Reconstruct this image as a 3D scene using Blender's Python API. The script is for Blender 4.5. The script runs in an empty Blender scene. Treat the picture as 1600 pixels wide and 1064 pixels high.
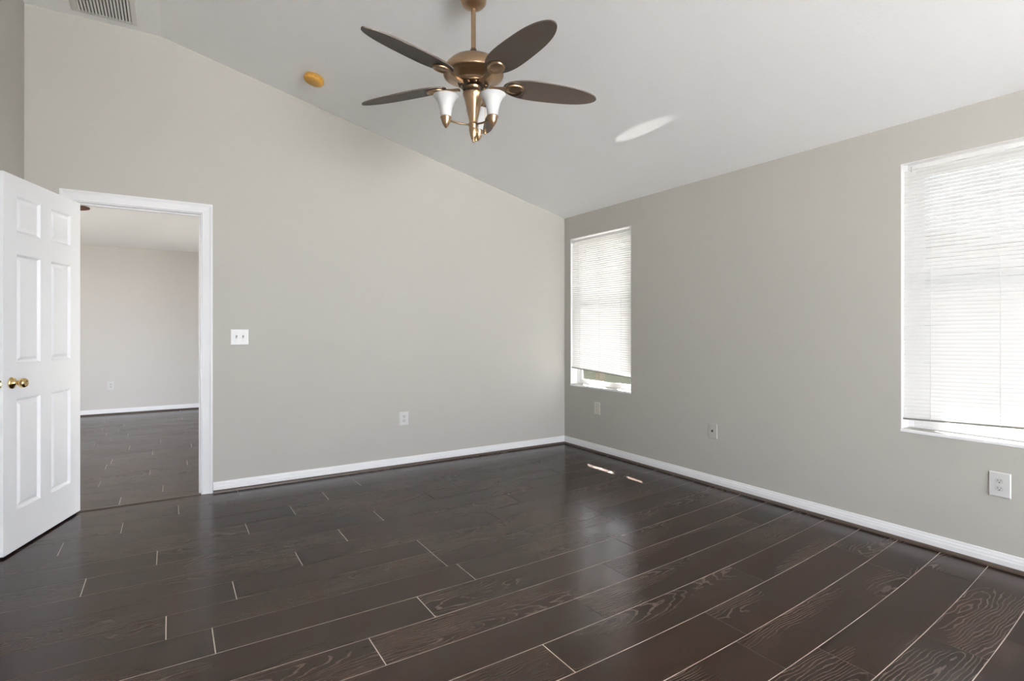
import bpy, bmesh, math, random
from mathutils import Vector, Matrix
random.seed(7)
sc = bpy.context.scene
PI = math.pi

# ------------------------------------------------------------------ camera
cam_d = bpy.data.cameras.new('camera')
cam = bpy.data.objects.new('camera', cam_d)
sc.collection.objects.link(cam)
cam.location = (-3.647, -4.672, 1.237)
_fw = Vector((0.5360, 0.8442, 0.0)).normalized()
_rt = Vector((_fw.y, -_fw.x, 0.0))
_m = Matrix((_rt, Vector((0, 0, 1)), -_fw)).transposed()
cam.rotation_euler = _m.to_euler()
cam_d.sensor_width = 36.0
cam_d.lens = 843.0 / 1600.0 * 36.0
cam_d.shift_y = -17.0 / 1600.0
cam_d.clip_start = 0.02
sc.camera = cam

# ------------------------------------------------------------------ world, sun, exposure
SKY = 15.0
SUN = 400.0
world = bpy.data.worlds.new('sky')
sc.world = world
world.use_nodes = True
wn = world.node_tree.nodes
wn['Background'].inputs['Color'].default_value = (0.92, 0.965, 1.04, 1)
wn['Background'].inputs['Strength'].default_value = SKY

sun_d = bpy.data.lights.new('sun', 'SUN')
sun_d.energy = SUN
sun_d.angle = math.radians(0.55)
sun_d.color = (1.0, 0.96, 0.93)
sun = bpy.data.objects.new('sun', sun_d)
sc.collection.objects.link(sun)
sun.location = (6, 6, 9)
sun.rotation_euler = Vector((-1.0, -1.32, -1.70)).to_track_quat('-Z', 'Y').to_euler()

# added spot lamp standing in for sun bounced off the sill onto the slope
gl_d = bpy.data.lights.new('added_sill_spot', 'SPOT')
gl_d.energy = 80
gl_d.spot_size = math.radians(11.5)
gl_d.spot_blend = 0.6
gl_d.shadow_soft_size = 0.003
gl_d.color = (1.0, 0.97, 0.94)
sill_spot = bpy.data.objects.new('added_sill_spot', gl_d)
sc.collection.objects.link(sill_spot)
_p0 = Vector((-0.006, -0.55, 0.664))
_z = (_p0 - Vector((-0.823, -1.93, 2.653))).normalized()
_x = Vector((0.0, 1.0, 0.0)).cross(_z).normalized()
_y = _z.cross(_x)
sill_spot.matrix_world = Matrix.Translation(_p0) @ Matrix((_x, _y, _z)).transposed().to_4x4() @ Matrix.Diagonal((0.22, 1, 1, 1))

def portal(name, loc, normal, w, h):
    d = bpy.data.lights.new(name, 'AREA')
    d.shape = 'RECTANGLE'
    d.size, d.size_y = w, h
    d.cycles.is_portal = True
    o = bpy.data.objects.new(name, d)
    sc.collection.objects.link(o)
    o.location = loc
    o.rotation_euler = Vector(normal).to_track_quat('-Z', 'Z').to_euler()
portal('portal_small_window', (0.20, -0.555, 1.43), (-1, 0, 0), 0.92, 1.6)
portal('portal_large_window', (0.20, -3.665, 1.43), (-1, 0, 0), 0.92, 1.6)
portal('portal_added_window', (0.20, -6.25, 1.43), (-1, 0, 0), 2.12, 1.6)
portal('portal_added_door', (-2.10, -7.78, 1.21), (0, 1, 0), 3.05, 2.44)
portal('portal_added_hall', (-7.36, 2.075, 1.06), (1, 0, 0), 3.3, 2.14)
portal('portal_hall', (0.20, 2.075, 1.06), (-1, 0, 0), 3.3, 2.14)

sc.view_settings.view_transform = 'Standard'
sc.view_settings.look = 'None'
sc.view_settings.exposure = 0.50
sc.view_settings.gamma = 1.0
sc.view_settings.use_curve_mapping = False
sc.cycles.max_bounces = 14
sc.cycles.diffuse_bounces = 8
sc.cycles.glossy_bounces = 5
sc.cycles.transmission_bounces = 8
sc.cycles.transparent_max_bounces = 12
sc.cycles.caustics_reflective = False
sc.cycles.caustics_refractive = False
sc.cycles.sample_clamp_indirect = 12.0
sc.cycles.use_denoising = True

# ------------------------------------------------------------------ materials
def srgb(r, g, b):
    f = lambda c: (c / 255.0 / 12.92) if c / 255.0 <= 0.04045 else ((c / 255.0 + 0.055) / 1.055) ** 2.4
    return (f(r), f(g), f(b), 1.0)

def nodes_of(name):
    m = bpy.data.materials.new(name)
    m.use_nodes = True
    nt = m.node_tree
    return m, nt, nt.nodes['Principled BSDF']

def plain(name, col, rough=0.5, metal=0.0, spec=0.5, bump=0.0, bscale=80.0, mottle=0.0):
    m, nt, p = nodes_of(name)
    p.inputs['Base Color'].default_value = col
    p.inputs['Roughness'].default_value = rough
    p.inputs['Metallic'].default_value = metal
    p.inputs['Specular IOR Level'].default_value = spec
    tc = nt.nodes.new('ShaderNodeTexCoord')
    nz = nt.nodes.new('ShaderNodeTexNoise')
    nz.inputs['Scale'].default_value = bscale
    nz.inputs['Detail'].default_value = 3.0
    nt.links.new(tc.outputs['Object'], nz.inputs['Vector'])
    if bump:
        b = nt.nodes.new('ShaderNodeBump')
        b.inputs['Strength'].default_value = bump
        b.inputs['Distance'].default_value = 0.002
        nt.links.new(nz.outputs['Fac'], b.inputs['Height'])
        nt.links.new(b.outputs['Normal'], p.inputs['Normal'])
    if mottle:
        mx = nt.nodes.new('ShaderNodeMix')
        mx.data_type = 'RGBA'
        mx.inputs['A'].default_value = tuple(c * (1 - mottle) for c in col[:3]) + (1,)
        mx.inputs['B'].default_value = tuple(min(1, c * (1 + mottle)) for c in col[:3]) + (1,)
        n2 = nt.nodes.new('ShaderNodeTexNoise')
        n2.inputs['Scale'].default_value = 1.3
        nt.links.new(tc.outputs['Object'], n2.inputs['Vector'])
        nt.links.new(n2.outputs['Fac'], mx.inputs['Factor'])
        nt.links.new(mx.outputs['Result'], p.inputs['Base Color'])
    return m

def translucent(name, col, fac, tcol=None):
    m = bpy.data.materials.new(name)
    m.use_nodes = True
    nt = m.node_tree
    for n in list(nt.nodes):
        nt.nodes.remove(n)
    out = nt.nodes.new('ShaderNodeOutputMaterial')
    d = nt.nodes.new('ShaderNodeBsdfDiffuse')
    t = nt.nodes.new('ShaderNodeBsdfTranslucent')
    g = nt.nodes.new('ShaderNodeBsdfGlossy')
    g.inputs['Roughness'].default_value = 0.3
    d.inputs['Color'].default_value = col
    t.inputs['Color'].default_value = tcol or col
    mx = nt.nodes.new('ShaderNodeMixShader')
    mx.inputs['Fac'].default_value = fac
    nt.links.new(d.outputs[0], mx.inputs[1])
    nt.links.new(t.outputs[0], mx.inputs[2])
    m2 = nt.nodes.new('ShaderNodeMixShader')
    m2.inputs['Fac'].default_value = 0.04
    nt.links.new(mx.outputs[0], m2.inputs[1])
    nt.links.new(g.outputs[0], m2.inputs[2])
    nt.links.new(m2.outputs[0], out.inputs['Surface'])
    return m

def glass_mat(name, tint):
    m = bpy.data.materials.new(name)
    m.use_nodes = True
    nt = m.node_tree
    for n in list(nt.nodes):
        nt.nodes.remove(n)
    out = nt.nodes.new('ShaderNodeOutputMaterial')
    t = nt.nodes.new('ShaderNodeBsdfTransparent')
    t.inputs['Color'].default_value = tint
    g = nt.nodes.new('ShaderNodeBsdfGlossy')
    g.inputs['Roughness'].default_value = 0.02
    fr = nt.nodes.new('ShaderNodeFresnel')
    fr.inputs['IOR'].default_value = 1.45
    mx = nt.nodes.new('ShaderNodeMixShader')
    nt.links.new(fr.outputs[0], mx.inputs['Fac'])
    nt.links.new(t.outputs[0], mx.inputs[1])
    nt.links.new(g.outputs[0], mx.inputs[2])
    nt.links.new(mx.outputs[0], out.inputs['Surface'])
    return m

def wood_floor(name):
    m, nt, p = nodes_of(name)
    N, L = nt.nodes, nt.links
    def math_(op, a, b=None, c=None):
        n = N.new('ShaderNodeMath')
        n.operation = op
        for i, v in enumerate((a, b, c)):
            if v is None:
                continue
            if isinstance(v, (int, float)):
                n.inputs[i].default_value = v
            else:
                L.new(v, n.inputs[i])
        return n.outputs[0]
    tc = N.new('ShaderNodeTexCoord')
    at = N.new('ShaderNodeAttribute')
    at.attribute_name = 'plank'
    r = at.outputs['Fac']
    sp = N.new('ShaderNodeSeparateXYZ')
    L.new(tc.outputs['Object'], sp.inputs[0])
    x = math_('MULTIPLY_ADD', r, 37.0, sp.outputs['X'])
    y = math_('MULTIPLY_ADD', r, 91.0, sp.outputs['Y'])
    def coords(sx, sy, off=0.0):
        c = N.new('ShaderNodeCombineXYZ')
        L.new(math_('MULTIPLY', x, sx), c.inputs['X'])
        L.new(math_('MULTIPLY', y, sy), c.inputs['Y'])
        c.inputs['Z'].default_value = off
        return c.outputs[0]
    def noise(v, detail, rough=0.5, dist=0.0):
        n = N.new('ShaderNodeTexNoise')
        n.inputs['Scale'].default_value = 1.0
        n.inputs['Detail'].default_value = detail
        n.inputs['Roughness'].default_value = rough
        n.inputs['Distortion'].default_value = dist
        L.new(v, n.inputs['Vector'])
        return n.outputs['Fac']
    # cathedral figure: growth rings of a slightly slanted trunk cut along the plank
    ac = N.new('ShaderNodeAttribute')
    ac.attribute_name = 'plank_mid'
    yy = math_('ADD', math_('SUBTRACT', sp.outputs['Y'], ac.outputs['Fac']), math_('MULTIPLY_ADD', math_('FRACT', math_('MULTIPLY', r, 17.3)), 0.14, -0.07))
    zz = math_('MULTIPLY', math_('SUBTRACT', math_('PINGPONG', x, 1.3), 0.45), 0.115)
    rad = math_('SQRT', math_('ADD', math_('MULTIPLY', yy, yy), math_('MULTIPLY', zz, zz)))
    bend = noise(coords(3.0, 9.0, 2.0), 2.0, 0.5)
    wob = noise(coords(14.0, 60.0, 3.0), 2.0, 0.55)
    rad = math_('MULTIPLY_ADD', bend, 0.075, rad)
    rad = math_('MULTIPLY_ADD', wob, 0.010, rad)
    rings = math_('PINGPONG', math_('MULTIPLY', rad, 78.0), 0.5)
    line = N.new('ShaderNodeMapRange')
    line.interpolation_type = 'SMOOTHSTEP'
    line.inputs['From Min'].default_value = 0.30
    line.inputs['From Max'].default_value = 0.46
    L.new(rings, line.inputs['Value'])
    line = line.outputs['Result']
    patch = N.new('ShaderNodeMapRange')          # only parts of a plank show strong figure
    patch.inputs['From Min'].default_value = 0.48
    patch.inputs['From Max'].default_value = 0.60
    L.new(noise(coords(0.8, 2.6, 21.0), 1.0), patch.inputs['Value'])
    line = math_('MULTIPLY', line, math_('MULTIPLY_ADD', patch.outputs['Result'], 0.92, 0.08))
    fib = noise(coords(3.0, 110.0, 7.0), 4.0, 0.6)
    cloud = noise(coords(1.6, 5.0, 11.0), 3.0, 0.5)
    t = math_('MULTIPLY_ADD', fib, 0.45, math_('MULTIPLY', cloud, 0.62))
    t = math_('MULTIPLY_ADD', r, 0.14, t)
    cr = N.new('ShaderNodeValToRGB')
    cr.color_ramp.elements[0].position = 0.30
    cr.color_ramp.elements[0].color = FLOOR_DARK
    cr.color_ramp.elements[1].position = 0.98
    cr.color_ramp.elements[1].color = FLOOR_LIGHT
    L.new(t, cr.inputs[0])
    mx = N.new('ShaderNodeMix')
    mx.data_type = 'RGBA'
    L.new(math_('MULTIPLY', line, 0.46), mx.inputs['Factor'])
    L.new(cr.outputs[0], mx.inputs['A'])
    mx.inputs['B'].default_value = (0.155, 0.125, 0.102, 1)  # pale tone paints window sheen on the grain into the colour
    L.new(mx.outputs['Result'], p.inputs['Base Color'])
    rg = math_('MULTIPLY_ADD', line, 0.20, 0.16)
    rg = math_('MULTIPLY_ADD', cloud, 0.08, rg)
    L.new(rg, p.inputs['Roughness'])
    p.inputs['IOR'].default_value = 1.365
    p.inputs['Specular Tint'].default_value = (1.0, 0.90, 0.82, 1)
    hgt = math_('MULTIPLY_ADD', fib, 0.25, math_('MULTIPLY', line, 0.5))
    b = N.new('ShaderNodeBump')
    b.inputs['Strength'].default_value = 0.06
    b.inputs['Distance'].default_value = 0.001
    L.new(hgt, b.inputs['Height'])
    L.new(b.outputs['Normal'], p.inputs['Normal'])
    return m

FLOOR_DARK = (0.007, 0.0025, 0.0012, 1)
FLOOR_LIGHT = (0.032, 0.0125, 0.0065, 1)
M = {}
M['wall'] = plain('greige_wall_paint', (0.440, 0.427, 0.394, 1), 0.75, spec=0.25, bump=0.25, bscale=160)
M['hall_wall'] = plain('hall_wall_paint', (0.53, 0.51, 0.485, 1), 0.75, spec=0.25, bump=0.25, bscale=160)
M['ceiling'] = plain('ceiling_paint', (0.92, 0.92, 0.915, 1), 0.9, spec=0.15, bump=0.6, bscale=55)
M['trim'] = plain('white_trim_paint', (0.73, 0.73, 0.74, 1), 0.4, spec=0.4)
M['door'] = plain('white_door_paint', (0.83, 0.83, 0.85, 1), 0.38, spec=0.4, bump=0.06, bscale=220)
M['shoe'] = plain('brown_shoe_moulding', (0.075, 0.055, 0.044, 1), 0.35)
M['floor'] = wood_floor('dark_wood_plank')
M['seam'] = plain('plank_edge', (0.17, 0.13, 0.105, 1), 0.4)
M['seam_lit'] = plain('lit_plank_edge', (0.52, 0.45, 0.40, 1), 0.4)  # window light caught on bevelled seams, painted as a pale colour
M['joint_dark'] = plain('dark_plank_end', (0.02, 0.016, 0.014, 1), 0.5)  # dark copy for joints that catch no window light
M['joint'] = plain('lit_plank_end', (0.52, 0.46, 0.42, 1), 0.5)  # pale colour paints the light caught on bevelled plank ends
M['vinyl'] = plain('white_window_vinyl', (0.82, 0.82, 0.82, 1), 0.35)
M['sill'] = plain('white_marble_sill', (0.84, 0.84, 0.84, 1), 0.2, mottle=0.03)
M['glass'] = glass_mat('tinted_window_glass', (0.145, 0.145, 0.145, 1))
M['glass_dark'] = glass_mat('dark_window_glass', (0.066, 0.066, 0.066, 1))
M['clear'] = glass_mat('patio_glass', (0.94, 0.94, 0.94, 1))
M['hall_glass'] = glass_mat('hall_glass', (0.72, 0.72, 0.73, 1))
M['slat'] = translucent('white_blind_slat', (0.86, 0.86, 0.85, 1), 0.36)
M['rail'] = plain('white_blind_rail', (0.82, 0.82, 0.81, 1), 0.35)
M['rail_dark'] = plain('grey_blind_bottom_rail', (0.22, 0.22, 0.20, 1), 0.4)
M['cord'] = plain('white_cord', (0.75, 0.75, 0.73, 1), 0.7)
M['brass'] = plain('antique_brass', (0.36, 0.25, 0.155, 1), 0.30, 1.0, bump=0.05, bscale=300)
M['brass_dark'] = plain('dark_bronze', (0.13, 0.085, 0.05, 1), 0.4, 1.0)
M['gold'] = plain('polished_brass', (0.78, 0.56, 0.27, 1), 0.14, 1.0)
M['steel'] = plain('satin_metal', (0.55, 0.52, 0.48, 1), 0.35, 1.0)
M['blade'] = plain('dark_brown_blade', (0.046, 0.035, 0.027, 1), 0.55, bump=0.08, bscale=120, mottle=0.12)
M['blade_red'] = plain('walnut_blade', (0.14, 0.065, 0.035, 1), 0.5, mottle=0.12)
M['opal'] = translucent('opal_glass', (0.86, 0.86, 0.86, 1), 0.35)
M['plate'] = plain('white_plastic', (0.57, 0.57, 0.56, 1), 0.35)
M['plate2'] = plain('white_plastic_insert', (0.50, 0.50, 0.49, 1), 0.35)
M['ivory'] = plain('almond_plastic', (0.56, 0.548, 0.485, 1), 0.35)
M['painted'] = plain('painted_over_plate', (0.45, 0.437, 0.404, 1), 0.5)
M['slot'] = plain('dark_slot', (0.05, 0.048, 0.045, 1), 0.6)
M['slot_shade'] = plain('shaded_slot', (0.20, 0.20, 0.19, 1), 0.6)  # grey stands in for the shadow beside the toggles
M['yellow'] = plain('amber_detector_cover', (0.46, 0.25, 0.035, 1), 0.45, mottle=0.12)
M['amber_dark'] = plain('amber_detector_slot', (0.30, 0.13, 0.02, 1), 0.6)
M['duct'] = plain('duct_shade', (0.035, 0.035, 0.035, 1), 0.8)  # black colour stands in for shade inside the duct
M['vent'] = plain('white_vent_metal', (0.74, 0.73, 0.70, 1), 0.45)
M['smudge'] = plain('wall_smudge', (0.50, 0.475, 0.43, 1), 0.8)
M['stucco'] = plain('white_stucco', (0.55, 0.54, 0.51, 1), 0.9, bump=0.5, bscale=40)
M['path'] = plain('pale_bounce_strip', (0.36, 0.35, 0.33, 1), 0.85, mottle=0.06)
M['post'] = plain('weathered_wood', (0.11, 0.10, 0.075, 1), 0.8, mottle=0.2)
M['ground'] = plain('dry_ground', (0.10, 0.098, 0.09, 1), 0.95, bump=0.5, bscale=20, mottle=0.2)
M['roof'] = plain('grey_shingle', (0.16, 0.15, 0.14, 1), 0.9, bump=0.5, bscale=20)
M['lawn'] = plain('lawn_grass', (0.10, 0.105, 0.06, 1), 0.9, bump=0.8, bscale=30, mottle=0.3)
M['patio'] = plain('bounce_slab_concrete', (0.80, 0.79, 0.77, 1), 0.85, mottle=0.04)

# ------------------------------------------------------------------ mesh helpers
def bx(bm, x0, x1, y0, y1, z0, z1, mi=0, mat=None):
    ps = [(x, y, z) for x in (x0, x1) for y in (y0, y1) for z in (z0, z1)]
    v = [bm.verts.new(mat @ Vector(p) if mat else p) for p in ps]
    for f in ((0, 1, 3, 2), (4, 6, 7, 5), (0, 4, 5, 1), (2, 3, 7, 6), (0, 2, 6, 4), (1, 5, 7, 3)):
        fc = bm.faces.new([v[i] for i in f])
        fc.material_index = mi
    return v

def prism(bm, pts, fn, d0, d1, mi=0, smooth=False):
    """polygon pts (a,b) extruded from d0 to d1; fn(a,b,d) -> xyz"""
    lo = [bm.verts.new(fn(a, b, d0)) for a, b in pts]
    hi = [bm.verts.new(fn(a, b, d1)) for a, b in pts]
    n = len(pts)
    fs = [bm.faces.new(lo), bm.faces.new(hi)]
    for i in range(n):
        fs.append(bm.faces.new((lo[i], lo[(i + 1) % n], hi[(i + 1) % n], hi[i])))
        fs[-1].smooth = smooth
    for f in fs:
        f.material_index = mi
    return lo + hi

def lathe(bm, prof, n=40, mat=None, mi=0, smooth=True, sx=1.0):
    rings = []
    for r, z in prof:
        if r < 1e-5:
            p = Vector((0, 0, z))
            rings.append([bm.verts.new(mat @ p if mat else p)])
        else:
            ring = []
            for k in range(n):
                a = 2 * PI * k / n
                p = Vector((r * math.cos(a) * sx, r * math.sin(a), z))
                ring.append(bm.verts.new(mat @ p if mat else p))
            rings.append(ring)
    for i in range(len(rings) - 1):
        a, b = rings[i], rings[i + 1]
        if len(a) == 1 and len(b) == 1:
            continue
        for k in range(n):
            k2 = (k + 1) % n
            if len(a) == 1:
                f = bm.faces.new((a[0], b[k], b[k2]))
            elif len(b) == 1:
                f = bm.faces.new((a[k], b[0], a[k2]))
            else:
                f = bm.faces.new((a[k], b[k], b[k2], a[k2]))
            f.smooth = smooth
            f.material_index = mi

def tube(bm, pts, r, n=10, mi=0, r1=None):
    pts = [Vector(p) for p in pts]
    rings = []
    for i, p in enumerate(pts):
        d = (pts[min(i + 1, len(pts) - 1)] - pts[max(i - 1, 0)]).normalized()
        u = d.cross(Vector((0, 0, 1)))
        if u.length < 1e-3:
            u = Vector((1, 0, 0))
        u.normalize()
        w = d.cross(u)
        rr = r if r1 is None else r + (r1 - r) * i / (len(pts) - 1)
        rings.append([bm.verts.new(p + (u * math.cos(2 * PI * k / n) + w * math.sin(2 * PI * k / n)) * rr) for k in range(n)])
    for i in range(len(rings) - 1):
        for k in range(n):
            f = bm.faces.new((rings[i][k], rings[i][(k + 1) % n], rings[i + 1][(k + 1) % n], rings[i + 1][k]))
            f.smooth = True
            f.material_index = mi
    for rg in (rings[0], rings[-1]):
        f = bm.faces.new(rg)
        f.material_index = mi

def obj(name, bm, mats, parent=None, loc=None, bevel=0.0, normals=True):
    if normals:
        bmesh.ops.recalc_face_normals(bm, faces=bm.faces[:])
    me = bpy.data.meshes.new(name)
    bm.to_mesh(me)
    bm.free()
    for m in (mats if isinstance(mats, (list, tuple)) else [mats]):
        me.materials.append(m)
    o = bpy.data.objects.new(name, me)
    sc.collection.objects.link(o)
    if parent:
        o.parent = parent
    if loc:
        o.location = loc
    if bevel:
        md = o.modifiers.new('bevel', 'BEVEL')
        md.width = bevel
        md.segments = 2
        md.limit_method = 'ANGLE'
        md.angle_limit = math.radians(40)
    return o

def new():
    return bmesh.new()

def struct(o, label=None):
    o['kind'] = 'structure'
    if label:
        o['label'] = label
        o['category'] = 'room'
    return o

def tag(o, label, cat, group=None):
    o['label'] = label
    o['category'] = cat
    if group:
        o['group'] = group
    return o

def thing(name, label, cat, loc=(0, 0, 0), rotz=0.0, group=None):
    o = bpy.data.objects.new(name, None)
    o.empty_display_size = 0.1
    sc.collection.objects.link(o)
    o.location = loc
    o.rotation_euler = (0, 0, rotz)
    return tag(o, label, cat, group)

# ------------------------------------------------------------------ dimensions
XL = -4.446            # left wall
YB = -7.6              # wall behind the camera
KX, ZT, ZR = -3.70, 3.365, 2.45   # kink of ceiling, flat ceiling height, right wall height
SL = (ZT - ZR) / KX
def zc(x):
    return ZR + SL * x if x > KX else ZT
YH = 5.12              # far wall of the next room
XH = -7.2
DX0, DX1, DZ = -4.192, -3.447, 2.105     # doorway opening
BT = 0.115             # partition thickness
W1 = (-1.006, -0.104)  # window y spans
W2 = (-4.115, -3.213)
W3 = (-7.30, -5.20)     # added window behind the camera, for fill light
WZ0, WZ1 = 0.655, 2.212
WT = 0.16              # exterior wall thickness
H3 = (0.45, 3.70, 0.0, 2.12)   # glazed opening of next room in the right wall

# ------------------------------------------------------------------ setting: walls
xz = lambda a, b, d: (a, d, b)
def back_poly(x0, x1, z0):
    pts = [(x0, z0), (x1, z0)]
    pts.append((x1, zc(x1) + 0.06))
    if x0 < KX < x1:
        pts.append((KX, ZT + 0.06))
    pts.append((x0, zc(x0) + 0.06))
    return pts
bm = new()
prism(bm, back_poly(XL - 0.12, DX0 - 0.018, 0), xz, 0, BT)
prism(bm, back_poly(DX0 - 0.018, DX1 + 0.018, DZ + 0.018), xz, 0, BT)
prism(bm, back_poly(DX1 + 0.018, WT, 0), xz, 0, BT)
struct(obj('wall_back', bm, M['wall']))

bm = new()
ys = sorted([YB - 0.15, YH + 0.12, W1[0], W1[1], W2[0], W2[1], W3[0], W3[1], H3[0], H3[1]])
def hole(y):
    for a, b, z0, z1 in ((W1[0], W1[1], WZ0, WZ1), (W2[0], W2[1], WZ0, WZ1), (W3[0], W3[1], WZ0, WZ1), H3):
        if a < y < b:
            return z0, z1
for y0, y1 in zip(ys[:-1], ys[1:]):
    h = hole((y0 + y1) / 2)
    if not h:
        bx(bm, 0, WT, y0, y1, -0.1, ZR + 0.06)
    else:
        if h[0] > 0:
            bx(bm, 0, WT, y0, y1, -0.1, h[0])
        bx(bm, 0, WT, y0, y1, h[1], ZR + 0.06)
struct(obj('wall_right', bm, M['wall']))

bm = new()
bx(bm, XL - 0.12, XL, YB - 0.15, 0, -0.1, ZT + 0.06)
struct(obj('wall_left', bm, M['wall']))

bm = new()
PX0, PX1, PZ = -3.60, -0.60, 2.42
prism(bm, back_poly(XL - 0.12, PX0, -0.1), xz, YB - 0.15, YB)
prism(bm, back_poly(PX0, PX1, PZ), xz, YB - 0.15, YB)
prism(bm, back_poly(PX1, WT, -0.1), xz, YB - 0.15, YB)
struct(obj('wall_front', bm, M['wall']))

bm = new()
prism(bm, [(WT, zc(0) - SL * -WT), (KX, ZT), (XL - 0.12, ZT), (XL - 0.12, ZT + 0.2), (KX, ZT + 0.2), (WT, ZR + 0.24)], xz, YB - 0.15, BT)
struct(obj('ceiling', bm, M['ceiling']))

# next room seen through the doorway
bm = new()
bx(bm, XH, WT, YH, YH + 0.12, -0.1, 2.51)
struct(obj('wall_hall_back', bm, M['hall_wall']))
bm = new()
bx(bm, XH - 0.12, XH, BT, H3[0], -0.1, 2.51)
bx(bm, XH - 0.12, XH, H3[1], YH + 0.12, -0.1, 2.51)
bx(bm, XH - 0.12, XH, H3[0], H3[1], H3[3], 2.51)
struct(obj('wall_hall_left', bm, M['hall_wall']))
bm = new()
bx(bm, XH - 0.12, XL - 0.12, 0.0, BT, -0.1, 2.51)
struct(obj('wall_hall_front', bm, M['hall_wall']))
bm = new()
bx(bm, XH - 0.12, WT, BT, YH + 0.12, 2.45, 2.62)
struct(obj('ceiling_hall', bm, M['ceiling']))

# ------------------------------------------------------------------ floor: plank rows along x
rows = [0.0, -0.21, -0.42, -0.635, -0.85, -1.062, -1.275, -1.49, -1.697, -1.905, -2.115, -2.327, -2.537, -2.745, -2.95, -3.155]
while rows[-1] > YB:
    rows.append(rows[-1] - 0.2075)
rows[-1] = YB
first = {0: -3.205, 1: -3.595, 2: -3.897, 3: -4.165, 4: -3.239, 5: -3.704, 6: -3.996, 7: -3.057, 8: -3.386,
         9: -3.659, 10: -3.498, 11: -2.68, 12: -2.972, 13: -2.07, 14: -2.41, 15: -2.9, 16: -1.75, 17: -2.75, 18: -1.063}
extra = {8: [-2.42], 9: [-2.42], 10: [-2.367], 11: [-1.42], 12: [-1.712]}
def warp(x, y):
    return 0.02 * max(0.0, x + 2.8) ** 2 * min(1.0, max(0.0, -y / 1.2))
bm = new()
lay = bm.faces.layers.float.new('plank')
laym = bm.faces.layers.float.new('plank_mid')
bx(bm, XH, WT, YB - 0.15, YH + 0.05, -0.12, -0.0007, 1)
def plank(x0, x1, y0, y1, ga=0.0016, gj=0.002):
    n = max(1, int((x1 - x0) / 0.4))
    v0, v1 = [], []
    for i in range(n + 1):
        x = x0 + gj + (x1 - x0 - 2 * gj) * i / n
        v0.append(bm.verts.new((x, y0 + ga + warp(x, y0), 0)))
        v1.append(bm.verts.new((x, y1 - ga + warp(x, y1), 0)))
    r = random.random()
    for i in range(n):
        f = bm.faces.new((v0[i], v0[i + 1], v1[i + 1], v1[i]))
        f[lay] = r
        f[laym] = (y0 + y1) / 2 + warp((x0 + x1) / 2, (y0 + y1) / 2)
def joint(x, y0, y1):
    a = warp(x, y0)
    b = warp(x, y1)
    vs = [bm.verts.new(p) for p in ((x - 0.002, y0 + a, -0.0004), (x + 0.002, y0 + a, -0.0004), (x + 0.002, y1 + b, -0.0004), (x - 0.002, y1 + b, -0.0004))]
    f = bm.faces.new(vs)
    f.material_index = 2 if x < -2.3 else 3  # light is painted into the left joints only
def row(y0, y1, js, xa, xb):
    js = sorted(j for j in js if xa < j < xb)
    e = [xa] + js + [xb]
    for a, b in zip(e[:-1], e[1:]):
        plank(a, b, y0, y1)
    for j in js:
        joint(j, y0, y1)
for i in range(len(rows) - 1):
    f0 = first.get(i, -2.2 + random.uniform(-0.6, 0.6))
    js = list(extra.get(i, []))
    have = sorted(js + [f0])
    x = have[0] - 1.23
    js.append(f0)
    while x > XL:
        js.append(x)
        x -= 1.23
    x = have[-1] + 1.23
    while x < -0.15:
        js.append(x)
        x += 1.23 + random.uniform(-0.03, 0.03)
    row(rows[i + 1], rows[i], js, XL, 0.0)
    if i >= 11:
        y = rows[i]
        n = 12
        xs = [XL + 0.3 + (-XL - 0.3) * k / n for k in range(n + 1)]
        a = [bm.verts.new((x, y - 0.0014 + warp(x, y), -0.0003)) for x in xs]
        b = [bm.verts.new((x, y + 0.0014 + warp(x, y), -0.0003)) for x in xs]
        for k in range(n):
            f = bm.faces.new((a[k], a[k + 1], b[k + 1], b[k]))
            f.material_index = 4  # painted bevel light on the nearer seams
far_rows = [0.02, 0.232, 0.446, 0.65, 0.86, 1.07, 1.285, 1.50, 1.72, 1.93, 2.14, 2.35, 2.56, 2.77]
while far_rows[-1] < YH:
    far_rows.append(far_rows[-1] + 0.21)
far_rows[-1] = YH
ff = {0: -3.948, 1: -3.69, 2: -3.2, 3: -4.12, 4: -3.79, 5: -3.508, 6: -2.9, 7: -4.105, 8: -3.79, 9: -3.45, 10: -4.0, 11: -3.73, 12: -3.1, 13: -4.2}
for i in range(len(far_rows) - 1):
    f0 = ff.get(i, -3.7 + random.uniform(-0.6, 0.6))
    row(far_rows[i], far_rows[i + 1], [f0 + 1.23 * k for k in range(-3, 4)], XH, 0.0)
struct(obj('floor', bm, [M['floor'], M['seam'], M['joint'], M['joint_dark'], M['seam_lit']], normals=False))

# ------------------------------------------------------------------ baseboards and shoe mouldings
BB = [(0, 0), (0.014, 0), (0.014, 0.044), (0.011, 0.052), (0.011, 0.058), (0.007, 0.066), (0.005, 0.078), (0, 0.08)]
SH = [(0.0, 0), (0.030, 0), (0.0295, 0.008), (0.026, 0.015), (0.020, 0.019), (0.0, 0.019)]
def along(name, prof, fn, d0, d1, mat):
    bm = new()
    prism(bm, prof, fn, d0, d1)
    return struct(obj(name, bm, mat))
f_back = lambda a, b, d: (d, -a, b)
f_right = lambda a, b, d: (-a, d, b)
f_left = lambda a, b, d: (XL + a, d, b)
f_hall = lambda a, b, d: (d, YH - a, b)
along('baseboard_back', BB, f_back, DX1 + 0.08, 0.0, M['trim'])
along('baseboard_right', BB, f_right, YB, 0.0, M['trim'])
along('baseboard_left', BB, f_left, YB, 0.0, M['trim'])
along('baseboard_hall', BB, f_hall, XH, 0.0, M['trim'])
along('trim_1', SH, f_back, DX1 + 0.08, 0.0, M['shoe'])
along('trim_2', SH, f_right, YB, 0.0, M['shoe'])
along('trim_3', SH, f_left, YB, 0.0, M['shoe'])
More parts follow.
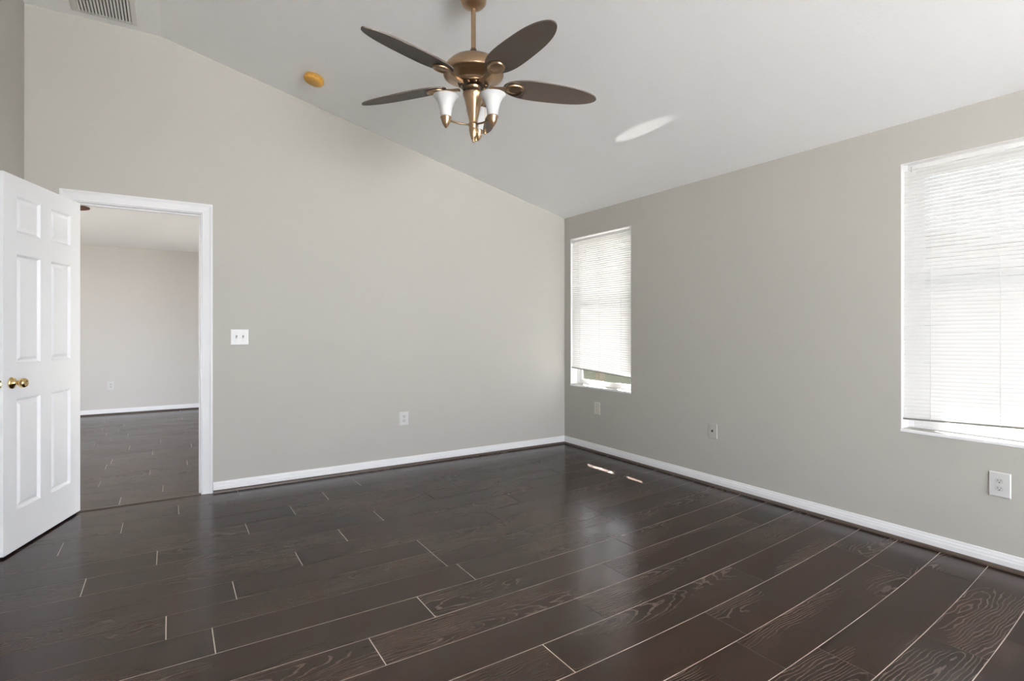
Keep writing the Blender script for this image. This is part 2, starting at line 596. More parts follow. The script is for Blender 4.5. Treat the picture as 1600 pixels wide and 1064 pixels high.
along('trim_4', SH, f_hall, XH, 0.0, M['shoe'])
# threshold strip under the doorway
bm = new()
prism(bm, [(-0.018, 0), (0.018, 0), (0.013, 0.006), (-0.013, 0.006)], lambda a, b, d: (d, a + 0.002, b), DX0, DX1)
struct(obj('trim_5', bm, M['shoe']))

# doorway casing and jamb
CW, CT = 0.070, 0.016
CP = [(0, 0), (CW, 0), (CW, 0.017), (CW - 0.010, 0.018), (CW - 0.024, 0.013), (0.012, 0.009), (0.004, 0.009), (0, 0.006)]   # across, out of wall
jamb = new()
bx(jamb, DX1, DX1 + 0.018, 0.0, BT, 0, DZ + 0.018)
bx(jamb, DX0 - 0.018, DX0, 0.0, BT, 0, DZ + 0.018)
bx(jamb, DX0, DX1, 0.0, BT, DZ, DZ + 0.018)
bx(jamb, DX1 - 0.011, DX1, 0.042, 0.075, 0, DZ)
bx(jamb, DX0, DX0 + 0.011, 0.042, 0.075, 0, DZ)
bx(jamb, DX0 + 0.011, DX1 - 0.011, 0.042, 0.075, DZ - 0.011, DZ)
tr = struct(obj('trim_6', jamb, M['trim']))
def casing(side, sgn):
    bm = new()
    ins = 0.006
    xi0, xi1, zi = DX0 - ins, DX1 + ins, DZ + ins
    yb = 0.0 if sgn < 0 else BT
    def strip(path):
        # path: three functions mapping across-distance a -> (x,z)
        rings = []
        for fn in path:
            rings.append([bm.verts.new((fn(a)[0], yb + sgn * t, fn(a)[1])) for a, t in CP])
        n = len(CP)
        for i in range(len(rings) - 1):
            for k in range(n):
                bm.faces.new((rings[i][k], rings[i][(k + 1) % n], rings[i + 1][(k + 1) % n], rings[i + 1][k]))
        bm.faces.new(rings[0])
        bm.faces.new(rings[-1])
    strip([lambda a: (xi1 + a, 0.0), lambda a: (xi1 + a, zi + a), lambda a: (xi0 - a, zi + a), lambda a: (xi0 - a, 0.0)])
    return obj('casing', bm, M['trim'], tr)
casing('room', -1)
casing('hall', 1)
bm = new()
bx(bm, DX1 - 0.0015, DX1, 0.005, 0.034, 0.94, 1.0)
obj('strike_plate', bm, M['steel'], tr)

# ------------------------------------------------------------------ six-panel door, swung open towards the left wall
DL, DT, DH = 0.785, 0.035, 2.092
hinge = Vector((-4.157, -0.010, 0.0))
ddir = Vector((-0.312, -0.950, 0)).normalized()
dn = Vector((ddir.y * -1, ddir.x, 0))           # towards the camera side
if dn.x < 0:
    dn = -dn
DM = Matrix(((ddir.x, dn.x, 0, hinge.x), (ddir.y, dn.y, 0, hinge.y), (0, 0, 1, 0), (0, 0, 0, 1)))
# local: x along door from hinge, y out of visible face (0 = face), z up
panels = []
for s0, s1 in ((0.118, 0.344), (0.447, 0.674)):
    for z0, z1 in ((0.228, 0.852), (1.043, 1.661), (1.779, 1.988)):
        panels.append((s0, s1, z0, z1))
bm = new()
def face_with_panels(yf, sg):
    xs = sorted({0.003, DL} | {p[0] for p in panels} | {p[1] for p in panels})
    zs = sorted({0.012, DH} | {p[2] for p in panels} | {p[3] for p in panels})
    for a, b in zip(xs[:-1], xs[1:]):
        for c, d in zip(zs[:-1], zs[1:]):
            pn = [p for p in panels if p[0] <= a + 1e-6 and b <= p[1] + 1e-6 and p[2] <= c + 1e-6 and d <= p[3] + 1e-6]
            if not pn:
                bm.faces.new([bm.verts.new((x, yf, z)) for x, z in ((a, c), (b, c), (b, d), (a, d))])
    for s0, s1, z0, z1 in panels:
        # sticking slopes in, flat valley, raised field
        lv = [(0.0, 0.0), (0.004, -0.001), (0.014, -0.013), (0.019, -0.0135), (0.038, -0.004), (0.042, -0.0035)]
        loops = []
        for ins, dep in lv:
            y = yf + sg * dep
            loops.append([bm.verts.new(p) for p in ((s0 + ins, y, z0 + ins), (s1 - ins, y, z0 + ins), (s1 - ins, y, z1 - ins), (s0 + ins, y, z1 - ins))])
        for i in range(len(loops) - 1):
            for k in range(4):
                bm.faces.new((loops[i][k], loops[i][(k + 1) % 4], loops[i + 1][(k + 1) % 4], loops[i + 1][k]))
        bm.faces.new(loops[-1])
face_with_panels(0.0, 1)
face_with_panels(-DT, -1)
for q in (((0.003, 0.012), (0.003, DH)), ((DL, 0.012), (DL, DH)), ((0.003, 0.012), (DL, 0.012)), ((0.003, DH), (DL, DH))):
    (xa, za), (xb, zb) = q
    bm.faces.new([bm.verts.new(p) for p in ((xa, 0, za), (xb, 0, zb), (xb, -DT, zb), (xa, -DT, za))])
bmesh.ops.remove_doubles(bm, verts=bm.verts[:], dist=0.0004)
door = struct(obj('door_1', bm, M['door']))
door.matrix_world = DM
# knob: rosette, neck, ball
KS, KZ = 0.716, 0.943
rot = Matrix.Rotation(-PI / 2, 4, 'X')      # lathe z -> +y
bm = new()
lathe(bm, [(0, 0.0), (0.033, 0.0), (0.033, 0.004), (0.030, 0.009), (0.020, 0.013), (0.013, 0.020), (0.011, 0.030)], 32, Matrix.Translation((KS, 0, KZ)) @ rot)
kn = obj('door_knob', bm, M['gold'], door)
bm = new()
lathe(bm, [(0.011, 0.028), (0.015, 0.033), (0.024, 0.042), (0.0275, 0.052), (0.026, 0.062), (0.020, 0.069), (0.010, 0.0705), (0.008, 0.0685), (0, 0.0685)], 32, Matrix.Translation((KS, 0, KZ)) @ rot)
obj('knob_ball', bm, M['gold'], kn)
bm = new()
bx(bm, DL, DL + 0.0012, -0.028, -0.008, KZ - 0.020, KZ + 0.020)
bx(bm, DL, DL + 0.008, -0.023, -0.013, KZ - 0.007, KZ + 0.007)
obj('latch_plate', bm, M['gold'], door)
for z in (0.25, 1.05, 1.86):
    bm = new()
    lathe(bm, [(0, -0.045), (0.006, -0.045), (0.006, 0.045), (0, 0.045)], 12, Matrix.Translation((-0.003, -DT - 0.002, z)))
    obj('hinge', bm, M['gold'], door)

# ------------------------------------------------------------------ windows
def window(name, y0, y1):
    bm = new()
    xf0, xf1, w = 0.088, 0.138, 0.036
    bx(bm, xf0, xf1, y0, y0 + w, WZ0, WZ1)
    bx(bm, xf0, xf1, y1 - w, y1, WZ0, WZ1)
    bx(bm, xf0, xf1, y0 + w, y1 - w, WZ0, WZ0 + 0.02)
    bx(bm, xf0, xf1, y0 + w, y1 - w, WZ1 - w, WZ1)
    fr = struct(obj(name, bm, M['vinyl'], bevel=0.002))
    zm = 1.425
    for nm, xa, z0, z1 in (('lower_sash', 0.094, WZ0 + 0.02, zm + 0.02), ('upper_sash', 0.112, zm - 0.02, WZ1 - w)):
        a, b = y0 + w, y1 - w
        s = 0.042
        sb = 0.03 if nm == 'lower_sash' else s
        bm = new()
        bx(bm, xa, xa + 0.018, a, a + s, z0, z1)
        bx(bm, xa, xa + 0.018, b - s, b, z0, z1)
        bx(bm, xa, xa + 0.018, a + s, b - s, z0, z0 + sb)
        bx(bm, xa, xa + 0.018, a + s, b - s, z1 - s, z1)
        sh = obj(nm, bm, M['vinyl'], fr, bevel=0.0015)
        bm = new()
        bx(bm, xa + 0.007, xa + 0.0072, a + s - 0.004, b - s + 0.004, z0 + sb - 0.004, z1 - s + 0.004)
        bmesh.ops.delete(bm, geom=[f for f in bm.faces if abs(f.calc_center_median().x - xa - 0.007) > 1e-5], context='FACES')
        obj('glass_pane', bm, {'window_1': M['glass'], 'window_2': M['glass_dark']}.get(name, M['clear']), sh)
    bm = new()
    # white painted head and side returns
    bx(bm, 0.0005, 0.088, y0, y0 + 0.004, WZ0, WZ1)
    bx(bm, 0.0005, 0.088, y1 - 0.004, y1, WZ0, WZ1)
    bx(bm, 0.0005, 0.088, y0 + 0.004, y1 - 0.004, WZ1 - 0.004, WZ1)
    obj('window_return', bm, M['vinyl'], fr)
    bm = new()
    bx(bm, -0.006, 0.094, y0 - 0.002, y1 + 0.002, WZ0 - 0.020, WZ0 - 0.001)
    obj('window_sill', bm, M['sill'], fr, bevel=0.004)
    return fr
window('window_1', *W1)
window('window_2', *W2)
window('window_added_rear', *W3)  # added unseen window to brighten left wall, door and ceiling

def sm(t):
    t = min(1.0, max(0.0, t))
    return t * t * (3 - 2 * t)

def blind(label, y0, y1, zb_near, zb_far):
    """zb at y1 (towards the corner) = zb_far, at y0 = zb_near: height of the bottom rail"""
    xb = 0.021
    t = thing('window_blind', label, 'blind', (xb, (y0 + y1) / 2, WZ1 - 0.006), 0, 'mini blinds in the wall windows')
    ym, half, zt = (y0 + y1) / 2, (y1 - y0) / 2, WZ1 - 0.006
    P = lambda x, y, z: (x, y - ym, z - zt)
    bm = new()
    # headrail: open U channel look with a lip
    pr = [(-0.014, 0.0), (0.014, 0.0), (0.014, -0.026), (-0.012, -0.026), (-0.014, -0.023)]
    prism(bm, pr, lambda a, b, d: P(a, d, zt - 0.012 + b), y0 + 0.006, y1 - 0.006)
    obj('headrail', bm, M['rail'], t, bevel=0.0015)
    for yy in (y0 + 0.006, y1 - 0.030):
        bm = new()
        bx(bm, -0.016, 0.016, yy - ym, yy + 0.024 - ym, -0.042, -0.004)
        obj('mounting_bracket', bm, M['rail'], t)
    ztop = zt - 0.046
    zbm = (zb_near + zb_far) / 2
    n = int(round((ztop - zbm - 0.012) / 0.0208))
    th = math.radians(58)
    bm = new()
    for i in range(n):
        f = i / (n - 1)
        zcn = ztop + (zbm + 0.016 - ztop) * f
        tilt = (zb_far - zb_near) * sm((f - 0.45) / 0.55)
        jit = random.uniform(-0.0009, 0.0009)
        ta = th + random.uniform(-0.03, 0.03)
        cols = 9
        prev = None
        for c in range(cols + 1):
            y = y0 + 0.008 + (y1 - y0 - 0.016) * c / cols
            zz = zcn + tilt * ((y - ym) / (2 * half)) + jit * math.sin(c * 1.1 + i)
            ring = []
            for k in range(4):
                s = (k / 3 - 0.5) * 0.0255
                crown = 0.0022 * (1 - (2 * k / 3 - 1) ** 2)
                # room edge low, outer edge high
                dx = s * math.cos(ta) - crown * math.sin(ta)
                dz = s * math.sin(ta) + crown * math.cos(ta)
                ring.append(bm.verts.new(P(dx, y, zz + dz)))
            if prev:
                for k in range(3):
                    fc = bm.faces.new((prev[k], prev[k + 1], ring[k + 1], ring[k]))
                    fc.smooth = True
            prev = ring
    obj('slat_panel', bm, M['slat'], t)
    bm = new()
    a, b = P(0, y0 + 0.008, zb_near), P(0, y1 - 0.008, zb_far)
    vs = []
    for q in (a, b):
        vs.append([bm.verts.new((q[0] + dx, q[1], q[2] + dz)) for dx, dz in ((-0.013, -0.004), (0.013, -0.004), (0.013, 0.005), (-0.013, 0.005))])
    for k in range(4):
        bm.faces.new((vs[0][k], vs[0][(k + 1) % 4], vs[1][(k + 1) % 4], vs[1][k]))
    bm.faces.new(vs[0])
    bm.faces.new(vs[1])
    obj('bottom_rail', bm, M['rail_dark'], t)
    for q in (0.16, 0.50, 0.84):
        y = y1 + (y0 - y1) * q
        zl = zb_far + (zb_near - zb_far) * q
        bm = new()
        for xx in (-0.0145, 0.0145):
            tube(bm, [P(xx, y, zt - 0.03), P(xx, y, zl)], 0.0007, 6)
        tube(bm, [P(0, y + 0.006, zt - 0.03), P(0, y + 0.006, zl)], 0.0008, 6)
        obj('ladder_cord', bm, M['cord'], t)
    bm = new()
    yh = y1 - 0.052 - ym
    tube(bm, [(-0.016, yh, -0.022), (-0.020, yh, -0.030), (-0.020, yh, -0.046), (-0.016, yh, -0.050)], 0.0022, 8)
    obj('tilt_hook', bm, M['steel'], t)
    return t
blind('white mini blind hanging crooked in the window next to the room corner', W1[0], W1[1], 0.785, 0.830)
blind('white mini blind on the window at the end of the wall, above a large outlet', W2[0], W2[1], 0.752, 0.712)

# next room: sliding glass door in the same outside wall; patio slider added behind the camera for fill light
def slider(name, fn, a0, a1, zt, mid=True):
    bm = new()
    def B(a, b, d0, d1, z0, z1):
        p, q = fn(a, d0), fn(b, d1)
        bx(bm, min(p[0], q[0]), max(p[0], q[0]), min(p[1], q[1]), max(p[1], q[1]), z0, z1)
    B(a0, a0 + 0.05, 0.03, 0.11, 0, zt)
    B(a1 - 0.05, a1, 0.03, 0.11, 0, zt)
    B(a0 + 0.05, a1 - 0.05, 0.03, 0.11, zt - 0.05, zt)
    B(a0 + 0.05, a1 - 0.05, 0.03, 0.11, 0, 0.03)
    am = (a0 + a1) / 2
    fr = struct(obj(name, bm, M['vinyl']))
    for k, (p0, p1, d) in enumerate(((a0 + 0.05, am + 0.03, 0.045), (am - 0.03, a1 - 0.05, 0.075))):
        bm = new()
        B(p0, p0 + 0.06, d, d + 0.025, 0.03, zt - 0.05)
        B(p1 - 0.06, p1, d, d + 0.025, 0.03, zt - 0.05)
        B(p0 + 0.06, p1 - 0.06, d, d + 0.025, 0.03, 0.11)
        B(p0 + 0.06, p1 - 0.06, d, d + 0.025, zt - 0.12, zt - 0.05)
        pl = obj('sliding_panel', bm, M['vinyl'], fr)
        bm = new()
        c, e = fn(p0 + 0.055, d + 0.012), fn(p1 - 0.055, d + 0.012)
        bm.faces.new([bm.verts.new(p) for p in ((c[0], c[1], 0.105), (e[0], e[1], 0.105), (e[0], e[1], zt - 0.115), (c[0], c[1], zt - 0.115))])
        obj('glass_pane', bm, M['clear'] if name == 'door_added_rear' else M['hall_glass'], pl)
    return fr
slider('door_added_rear', lambda a, d: (a, YB - d), PX0, PX1, PZ)  # unseen slider added as the main frontal fill
slider('door_3', lambda a, d: (d, a), H3[0], H3[1], H3[3])

slider('door_added_hall', lambda a, d: (XH - d, a), H3[0], H3[1], H3[3])  # unseen slider added to brighten the far wall of the next room

# ------------------------------------------------------------------ ceiling fan
def fan_blade(bm, R0, R1, wmax=0.077, thick=0.007):
    n = 28
    top, bot = [], []
    for i in range(n + 1):
        t = 0.5 - 0.5 * math.cos(PI * i / n)
        x = R0 + (R1 - R0) * t
        u = 2 * t - 1
        # oval: superellipse, widest a little inside the middle, tip narrower than root
        w = wmax * (max(0.0, 1 - abs(u) ** 3.4)) ** 0.5 * (1.06 - 0.30 * t * t)
        w = max(w, 0.0015)
        sag = -0.010 * t
        for lst, z in ((top, thick / 2), (bot, -thick / 2)):
            e = 0.94 if z > 0 else 1.0
            lst.append([bm.verts.new((x, -w, z + sag)), bm.verts.new((x, 0, z + sag)), bm.verts.new((x, w, z + sag))])
    for i in range(n):
        for k in range(2):
            bm.faces.new((top[i][k], top[i + 1][k], top[i + 1][k + 1], top[i][k + 1]))
            bm.faces.new((bot[i][k], bot[i][k + 1], bot[i + 1][k + 1], bot[i + 1][k]))
        for k in (0, 2):
            bm.faces.new((top[i][k], bot[i][k], bot[i + 1][k], top[i + 1][k]))
    for i in (0, n):
        for k in range(2):
            bm.faces.new((top[i][k], top[i][k + 1], bot[i][k + 1], bot[i][k]))

FC = Vector((-2.290, -2.154, 0.0))
fan = thing('ceiling_fan', 'antique brass ceiling fan with five dark brown blades and frosted glass lamps', 'ceiling fan', (FC.x, FC.y, 2.95))
FZ = 2.95
def fz(prof):
    return [(r, z - FZ) for r, z in prof]
bm = new()
lathe(bm, fz([(0.0125, 2.930), (0.020, 2.930), (0.030, 2.934), (0.052, 2.945), (0.066, 2.962), (0.070, 2.985), (0.070, 3.036)]), 40)
obj('canopy', bm, M['brass'], fan)
bm = new()
lathe(bm, fz([(0.0125, 2.935), (0.0125, 2.680)]), 20)
obj('downrod', bm, M['brass'], fan)
bm = new()
lathe(bm, fz([(0.0135, 2.722), (0.020, 2.706), (0.022, 2.690), (0.022, 2.670)]), 24)
obj('rod_collar', bm, M['brass_dark'], fan)
bm = new()
lathe(bm, fz([(0.0, 2.676), (0.040, 2.675), (0.085, 2.666), (0.122, 2.650), (0.146, 2.626), (0.157, 2.600), (0.160, 2.582), (0.157, 2.574), (0.148, 2.569),
              (0.128, 2.565), (0.108, 2.559), (0.094, 2.551), (0.086, 2.542), (0.084, 2.536), (0.079, 2.536)]), 64)
obj('motor_housing', bm, M['brass'], fan)
bm = new()
lathe(bm, fz([(0.081, 2.537), (0.080, 2.528), (0.060, 2.525), (0.0, 2.525)]), 48)
for k in range(10):
    a = 2 * PI * k / 10
    lathe(bm, [(0, 0), (0.009, 0), (0.009, 0.010), (0, 0.010)], 10, Matrix.Translation((0.066 * math.cos(a), 0.066 * math.sin(a), 2.519 - FZ)))
obj('flywheel', bm, M['brass_dark'], fan)
bm = new()
lathe(bm, fz([(0.040, 2.518), (0.037, 2.512), (0.037, 2.492), (0.054, 2.488), (0.056, 2.480), (0.054, 2.472), (0.049, 2.460), (0.042, 2.435), (0.034, 2.400), (0.027, 2.365), (0.022, 2.338), (0.021, 2.325)]), 40)
obj('light_column', bm, M['brass'], fan)
bm = new()
lathe(bm, fz([(0.021, 2.330), (0.026, 2.327), (0.026, 2.313), (0.022, 2.310), (0.023, 2.295), (0.019, 2.270), (0.011, 2.245), (0.006, 2.238), (0.007, 2.232), (0.004, 2.226), (0, 2.224)]), 32)
obj('finial', bm, M['brass'], fan)
PITCH = math.radians(12.5)
def one_fan_blades(parent, z, angs, R0, R1, mat, bmat, wmax=0.077):
    for a in angs:
        R = Matrix.Rotation(a, 4, 'Z')
        T = R @ Matrix.Translation((0, 0, z)) @ Matrix.Rotation(-PITCH, 4, 'X')
        bm = new()
        fan_blade(bm, R0, R1, wmax)
        for v in bm.verts:
            v.co = T @ v.co
        obj('blade', bm, mat, parent)
        # bracket: tapering arm with an oval dish under the blade root
        bm = new()
        sec = [(0.085, 0.012, -0.018, 0.010), (0.12, 0.010, -0.016, 0.008), (R0 + 0.0, 0.012, -0.010, 0.007), (R0 + 0.03, 0.016, -0.007, 0.006)]
        prev = None
        for xx, w, zz, h in sec:
            ring = [bm.verts.new((xx, -w, zz - h)), bm.verts.new((xx, w, zz - h)), bm.verts.new((xx, w * 0.8, zz + 0.004)), bm.verts.new((xx, -w * 0.8, zz + 0.004))]
            if prev:
                for k in range(4):
                    bm.faces.new((prev[k], prev[(k + 1) % 4], ring[(k + 1) % 4], ring[k]))
            else:
                bm.faces.new(ring)
            prev = ring
        bm.faces.new(prev)
        D = Matrix.Translation((R0 + 0.062, 0, -0.0035))
        lathe(bm, [(0.0, -0.008), (0.022, -0.0075), (0.027, -0.006), (0.030, -0.009), (0.036, -0.015), (0.040, -0.014), (0.043, -0.008), (0.044, 0.0), (0, 0.0)], 32, D, sx=1.22)
        for v in bm.verts:
            v.co = T @ v.co
        obj('blade_bracket', bm, bmat, parent)
angs = [math.radians(x) for x in (271, 343, 55, 127, 199)]
one_fan_blades(fan, 2.540 - FZ, angs, 0.165, 0.700, M['blade'], M['brass'])
view = math.atan2(_rt.y, _rt.x)
for a, dz in ((84.0, -0.004), (-164.0, -0.001), (-44.0, -0.020)):
    an = view + math.radians(a)
    c, s = math.cos(an), math.sin(an)
    zc_ = 2.318 - FZ
    ze = zc_ + 0.014 + dz
    bm = new()
    tube(bm, [(0.018 * c, 0.018 * s, zc_), (0.07 * c, 0.07 * s, zc_ + (0.004 + dz) * 0.4), (0.146 * c, 0.146 * s, ze)], 0.0048, 10)
    arm = obj('lamp_arm', bm, M['brass'], fan)
    T = Matrix.Translation((0.146 * c, 0.146 * s, dz))
    bm = new()
    lathe(bm, fz([(0.0, 2.288), (0.004, 2.290), (0.010, 2.298), (0.018, 2.311), (0.0235, 2.326), (0.0265, 2.338), (0.029, 2.342), (0.0285, 2.347), (0.024, 2.347), (0.0, 2.346)]), 28, T)
    obj('socket_cup', bm, M['brass'], arm)
    bm = new()
    lathe(bm, fz([(0.024, 2.346), (0.028, 2.352), (0.030, 2.370), (0.034, 2.395), (0.041, 2.418), (0.051, 2.437), (0.064, 2.452), (0.067, 2.455),
                  (0.064, 2.4545), (0.049, 2.438), (0.039, 2.419), (0.032, 2.396), (0.028, 2.371), (0.026, 2.356), (0.0, 2.350)]), 36, T)
    obj('glass_shade', bm, M['opal'], arm)
for dx, dy, z0, z1 in ((0.015, -0.018, 2.312, 2.255), (0.060, 0.030, 2.505, 2.310)):
    v = Vector((_rt.x * dx + _fw.x * dy, _rt.y * dx + _fw.y * dy, 0))
    bm = new()
    tube(bm, [(v.x, v.y, z0 - FZ), (v.x, v.y, z1 - FZ)], 0.0012, 6)
    lathe(bm, [(0, 0.002), (0.004, 0.0), (0.006, -0.012), (0.0065, -0.024), (0.004, -0.030), (0, -0.031)], 14, Matrix.Translation((v.x, v.y, z1 - FZ)))
    obj('pull_chain', bm, M['gold'], fan)

# fan in the next room, of which one blade tip shows under the door head
fan2 = thing('ceiling_fan', 'brown ceiling fan blade tip peeking under the doorway head from the next room', 'ceiling fan', (-4.87, 1.05, 2.45))
bm = new()
lathe(bm, [(0.0, 0.0), (0.075, 0.0), (0.09, -0.03), (0.13, -0.06), (0.14, -0.13), (0.11, -0.17), (0.05, -0.19), (0, -0.19)], 40)
obj('motor_housing', bm, M['brass_dark'], fan2)
bm = new()
lathe(bm, [(0.03, -0.185), (0.08, -0.20), (0.10, -0.24), (0.06, -0.28), (0.0, -0.29)], 32)
obj('glass_shade', bm, M['opal'], fan2)
one_fan_blades(fan2, -0.195, [math.radians(-3 + 72 * k) for k in range(5)], 0.17, 0.665, M['blade_red'], M['brass_dark'])

# ------------------------------------------------------------------ smoke detector on the slope
nslope = Vector((SL, 0, -1)).normalized()      # into the room
SDp = Vector((-2.730, -0.474, zc(-2.730)))
det = thing('smoke_detector', 'round amber yellow smoke detector on the sloped ceiling', 'smoke detector', SDp)
det.rotation_euler = nslope.to_track_quat('Z', 'Y').to_euler()
bm = new()
lathe(bm, [(0.0, 0.0), (0.066, 0.0), (0.068, 0.004), (0.068, 0.012), (0.062, 0.012)], 44)
obj('mounting_base', bm, M['yellow'], det)
bm = new()
lathe(bm, [(0.060, 0.011), (0.064, 0.012), (0.070, 0.016), (0.072, 0.022), (0.071, 0.034), (0.064, 0.042), (0.040, 0.046), (0.0, 0.047)], 44)
cv = obj('cover', bm, M['yellow'], det)
bm = new()
for k in range(12):
    a = 2 * PI * k / 12
    Tm = Matrix.Rotation(a, 4, 'Z')
    bx(bm, 0.0695, 0.0726, -0.012, 0.012, 0.0225, 0.0285, 0, Tm)
obj('vent_slot', bm, M['amber_dark'], det)
bm = new()
lathe(bm, [(0, 0.046), (0.010, 0.0465), (0.010, 0.049), (0, 0.0495)], 20, Matrix.Translation((0.028, 0.0, 0)))
obj('test_button', bm, M['yellow'], det)

# ------------------------------------------------------------------ ceiling air vent
vx0, vx1, vy0, vy1 = -4.196, -3.832, -0.470, -0.074
vent = thing('air_vent', 'white slatted air vent on the flat ceiling above the open door', 'air vent', ((vx0 + vx1) / 2, (vy0 + vy1) / 2, ZT))
vw, vh, fb = (vx1 - vx0) / 2, (vy1 - vy0) / 2, 0.036
bm = new()
def frame_ring(i0, i1, z0, z1):
    lo = [bm.verts.new(p) for p in ((-vw + i0, -vh + i0, z0), (vw - i0, -vh + i0, z0), (vw - i0, vh - i0, z0), (-vw + i0, vh - i0, z0))]
    hi = [bm.verts.new(p) for p in ((-vw + i1, -vh + i1, z1), (vw - i1, -vh + i1, z1), (vw - i1, vh - i1, z1), (-vw + i1, vh - i1, z1))]
    for k in range(4):
        bm.faces.new((lo[k], lo[(k + 1) % 4], hi[(k + 1) % 4], hi[k]))
frame_ring(0, 0.004, 0, -0.006)
frame_ring(0.004, fb - 0.006, -0.006, -0.012)
frame_ring(fb - 0.006, fb, -0.012, -0.010)
frame_ring(fb, fb, -0.010, -0.0004)
bmesh.ops.remove_doubles(bm, verts=bm.verts[:], dist=1e-4)
obj('vent_frame', bm, M['vent'], vent)
bm = new()
bx(bm, -vw + fb, vw - fb, -vh + fb, vh - fb, -0.0022, -0.0008)
obj('duct_backing', bm, M['duct'], vent)  # dark sheet on solid ceiling in place of a shaded hollow
bm = new()
ns = 16
for k in range(ns):
    xx = -vw + fb + (2 * (vw - fb)) * (k + 0.5) / ns
    vs = []
    for yy in (-vh + fb, vh - fb):
        vs.append([bm.verts.new((xx + a, yy, z)) for a, z in ((-0.0056, -0.0135), (-0.0045, -0.0142), (0.0058, -0.0052), (0.0047, -0.0045))])
    for j in range(4):
        bm.faces.new((vs[0][j], vs[0][(j + 1) % 4], vs[1][(j + 1) % 4], vs[1][j]))
    bm.faces.new(vs[0])
    bm.faces.new(vs[1])
obj('louver', bm, M['vent'], vent)

# ------------------------------------------------------------------ wall plates
# local frame of a plate: x across, z up, -y out of wall
def plate_body(bm, w, h, t=0.006):
    a, b = w / 2, h / 2
    o_ = [(-a, -b), (a, -b), (a, b), (-a, b)]
    e = 0.004
    i_ = [(-a + e, -b + e), (a - e, -b + e), (a - e, b - e), (-a + e, b - e)]
    v0 = [bm.verts.new((x, 0, z)) for x, z in o_]
    v1 = [bm.verts.new((x, -t * 0.55, z)) for x, z in o_]
    v2 = [bm.verts.new((x, -t, z)) for x, z in i_]
    for A, B in ((v0, v1), (v1, v2)):
        for k in range(4):
            bm.faces.new((A[k], A[(k + 1) % 4], B[(k + 1) % 4], B[k]))
    bm.faces.new(v2)
    bm.faces.new(v0)
RY = Matrix.Rotation(PI / 2, 4, 'X')     # lathe z -> -y
def screw(parent, x, z, t, mat):
    bm = new()
    lathe(bm, [(0.0032, 0.0), (0.0030, 0.0010), (0.0, 0.0013)], 12, Matrix.Translation((x, -t, z)) @ RY)
    obj('screw', bm, mat, parent)
def outlet(loc, rz, label, w, h, mat, group='duplex outlets along the walls'):
    t = thing('wall_outlet', label, 'outlet', loc, rz, group)
    bm = new()
    plate_body(bm, w, h)
    obj('cover_plate', bm, mat, t)
    for sg in (1, -1):
        zc0 = sg * 0.0195
        bm = new()
        n = 28
        pts = []
        for k in range(n):
            a = 2 * PI * k / n
            pts.append((0.0172 * math.cos(a), zc0 + max(-0.0138, min(0.0138, 0.0172 * math.sin(a)))))
        prism(bm, pts, lambda a, b, d: (a, -d, b), 0.005, 0.0082)
        rc = obj('receptacle', bm, M['plate2'] if mat is M['plate'] else mat, t)
        bm = new()
        bx(bm, -0.0075, -0.0052, -0.0085, -0.0078, zc0 - 0.001, zc0 + 0.0075)
        bx(bm, 0.0052, 0.0075, -0.0085, -0.0078, zc0 + 0.0003, zc0 + 0.0066)
        lathe(bm, [(0.0028, 0.0), (0.0028, 0.0005), (0, 0.0005)], 12, Matrix.Translation((0, -0.0080, zc0 - 0.0075)) @ RY)
        obj('slot_hole', bm, M['slot'], rc)
    screw(t, 0, 0, 0.006, M['steel'])
    return t
outlet((-1.846, 0, 0.429), 0, 'white duplex outlet low on the wide wall beside the doorway', 0.086, 0.124, M['plate'])
R90 = PI / 2
outlet((0, -0.535, 0.442), -R90, 'almond duplex outlet below the window next to the room corner', 0.086, 0.120, M['ivory'])
outlet((0, -3.663, 0.431), -R90, 'large white duplex outlet below the window farthest from the room corner', 0.090, 0.128, M['plate'])
outlet((-4.37, YH, 0.420), 0, 'small white outlet on the next room wall, seen through the doorway', 0.080, 0.122, M['plate'])

cp = thing('cable_plate', 'wall-coloured cable plate with one dark jack between the two windows', 'wall plate', (0, -1.907, 0.432), -R90)
bm = new()
plate_body(bm, 0.084, 0.118)
obj('cover_plate', bm, M['painted'], cp)
bm = new()
lathe(bm, [(0.0085, 0.0), (0.0085, 0.003), (0.0055, 0.003), (0.0055, 0.0095), (0.0, 0.0095)], 20, Matrix.Translation((0, -0.006, 0.0)) @ RY)
obj('cable_jack', bm, M['slot'], cp)
screw(cp, 0, 0.041, 0.006, M['painted'])
screw(cp, 0, -0.041, 0.006, M['painted'])

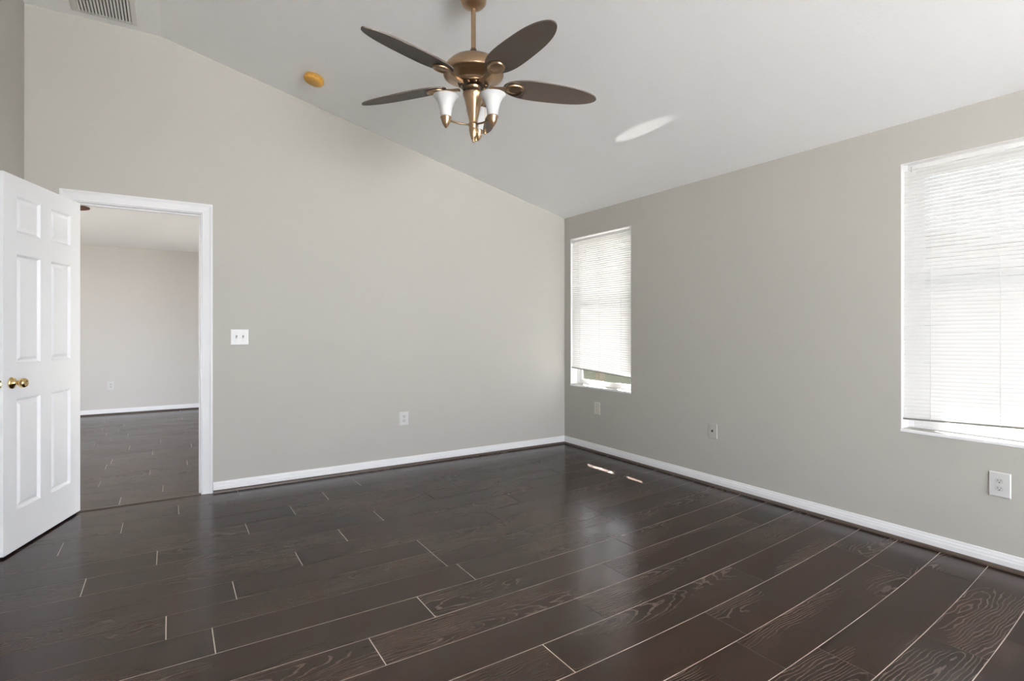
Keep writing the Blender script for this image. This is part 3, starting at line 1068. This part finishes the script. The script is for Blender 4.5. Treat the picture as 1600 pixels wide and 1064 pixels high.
sw = thing('light_switch', 'white double toggle light switch right of the doorway', 'light switch', (-3.186, 0, 1.180), 0)
bm = new()
plate_body(bm, 0.128, 0.124)
obj('cover_plate', bm, M['plate'], sw)
for k, up in ((-0.023, -1), (0.023, -1)):
    bm = new()
    bx(bm, k - 0.006, k + 0.006, -0.0066, -0.0058, -0.013, 0.013)
    bz = obj('toggle_slot', bm, M['slot_shade'], sw)
    bm = new()
    tm = Matrix.Translation((k, -0.006, 0)) @ Matrix.Rotation(math.radians(28 * -up), 4, 'X')
    bx(bm, -0.0045, 0.0045, -0.016, 0.0, -0.0055, 0.0055, 0, tm)
    obj('toggle', bm, M['plate'], bz, bevel=0.001)
    for zz in (0.030, -0.030):
        screw(sw, k, zz, 0.006, M['steel'])

# ------------------------------------------------------------------ outside
bm = new()
bx(bm, -30, 40, -32, 32, -0.42, -0.14)
struct(obj('ground', bm, M['ground']))
bm = new()
bx(bm, 3.2, 14, 2.5, 20, -0.14, -0.12)
struct(obj('ground_lawn', bm, M['lawn']))
bm = new()
bx(bm, 0.95, 2.2, -9.0, 3.0, -0.14, -0.10)
struct(obj('ground_bounce_strip', bm, M['path']))  # pale strip added to bounce sunlight onto the blinds
bm = new()
bx(bm, -16, 0.2, -28, YB - 0.15, -0.14, -0.06)
struct(obj('ground_bounce_slab', bm, M['patio']))  # unseen pale ground added and widened to throw light up to the ceiling
bm = new()
prism(bm, [(WT, 2.47), (0.965, 2.40), (0.965, 2.52), (WT, 2.62)], lambda a, b, d: (a, d, b), YB - 0.15, 1.5)
struct(obj('added_eave', bm, M['stucco']))  # unseen eave added and sized to keep direct sun off the blinds
bm = new()
bx(bm, 0.83, 0.91, 0.36, 0.44, -0.14, 2.41)
struct(obj('added_post', bm, M['post']))  # made-up post whose shadow breaks the sun patch on the floor
nb = thing('house', 'pale neighbouring house glimpsed through the blinds of the window by the corner', 'house', (9.0, 11.0, -0.12))
bm = new()
prism(bm, [(-13.0, 0), (4.5, 0), (4.5, 2.55), (-4.25, 5.2), (-13.0, 2.55)], lambda a, b, d: (d, a, b), 0.0, 9.0)
obj('wall', bm, M['stucco'], nb)
bm = new()
prism(bm, [(-13.5, 2.40), (-4.25, 5.2), (5.0, 2.40), (5.0, 2.58), (-4.25, 5.38), (-13.5, 2.58)], lambda a, b, d: (d, a, b), -0.45, 9.3)
obj('roof', bm, M['roof'], nb)
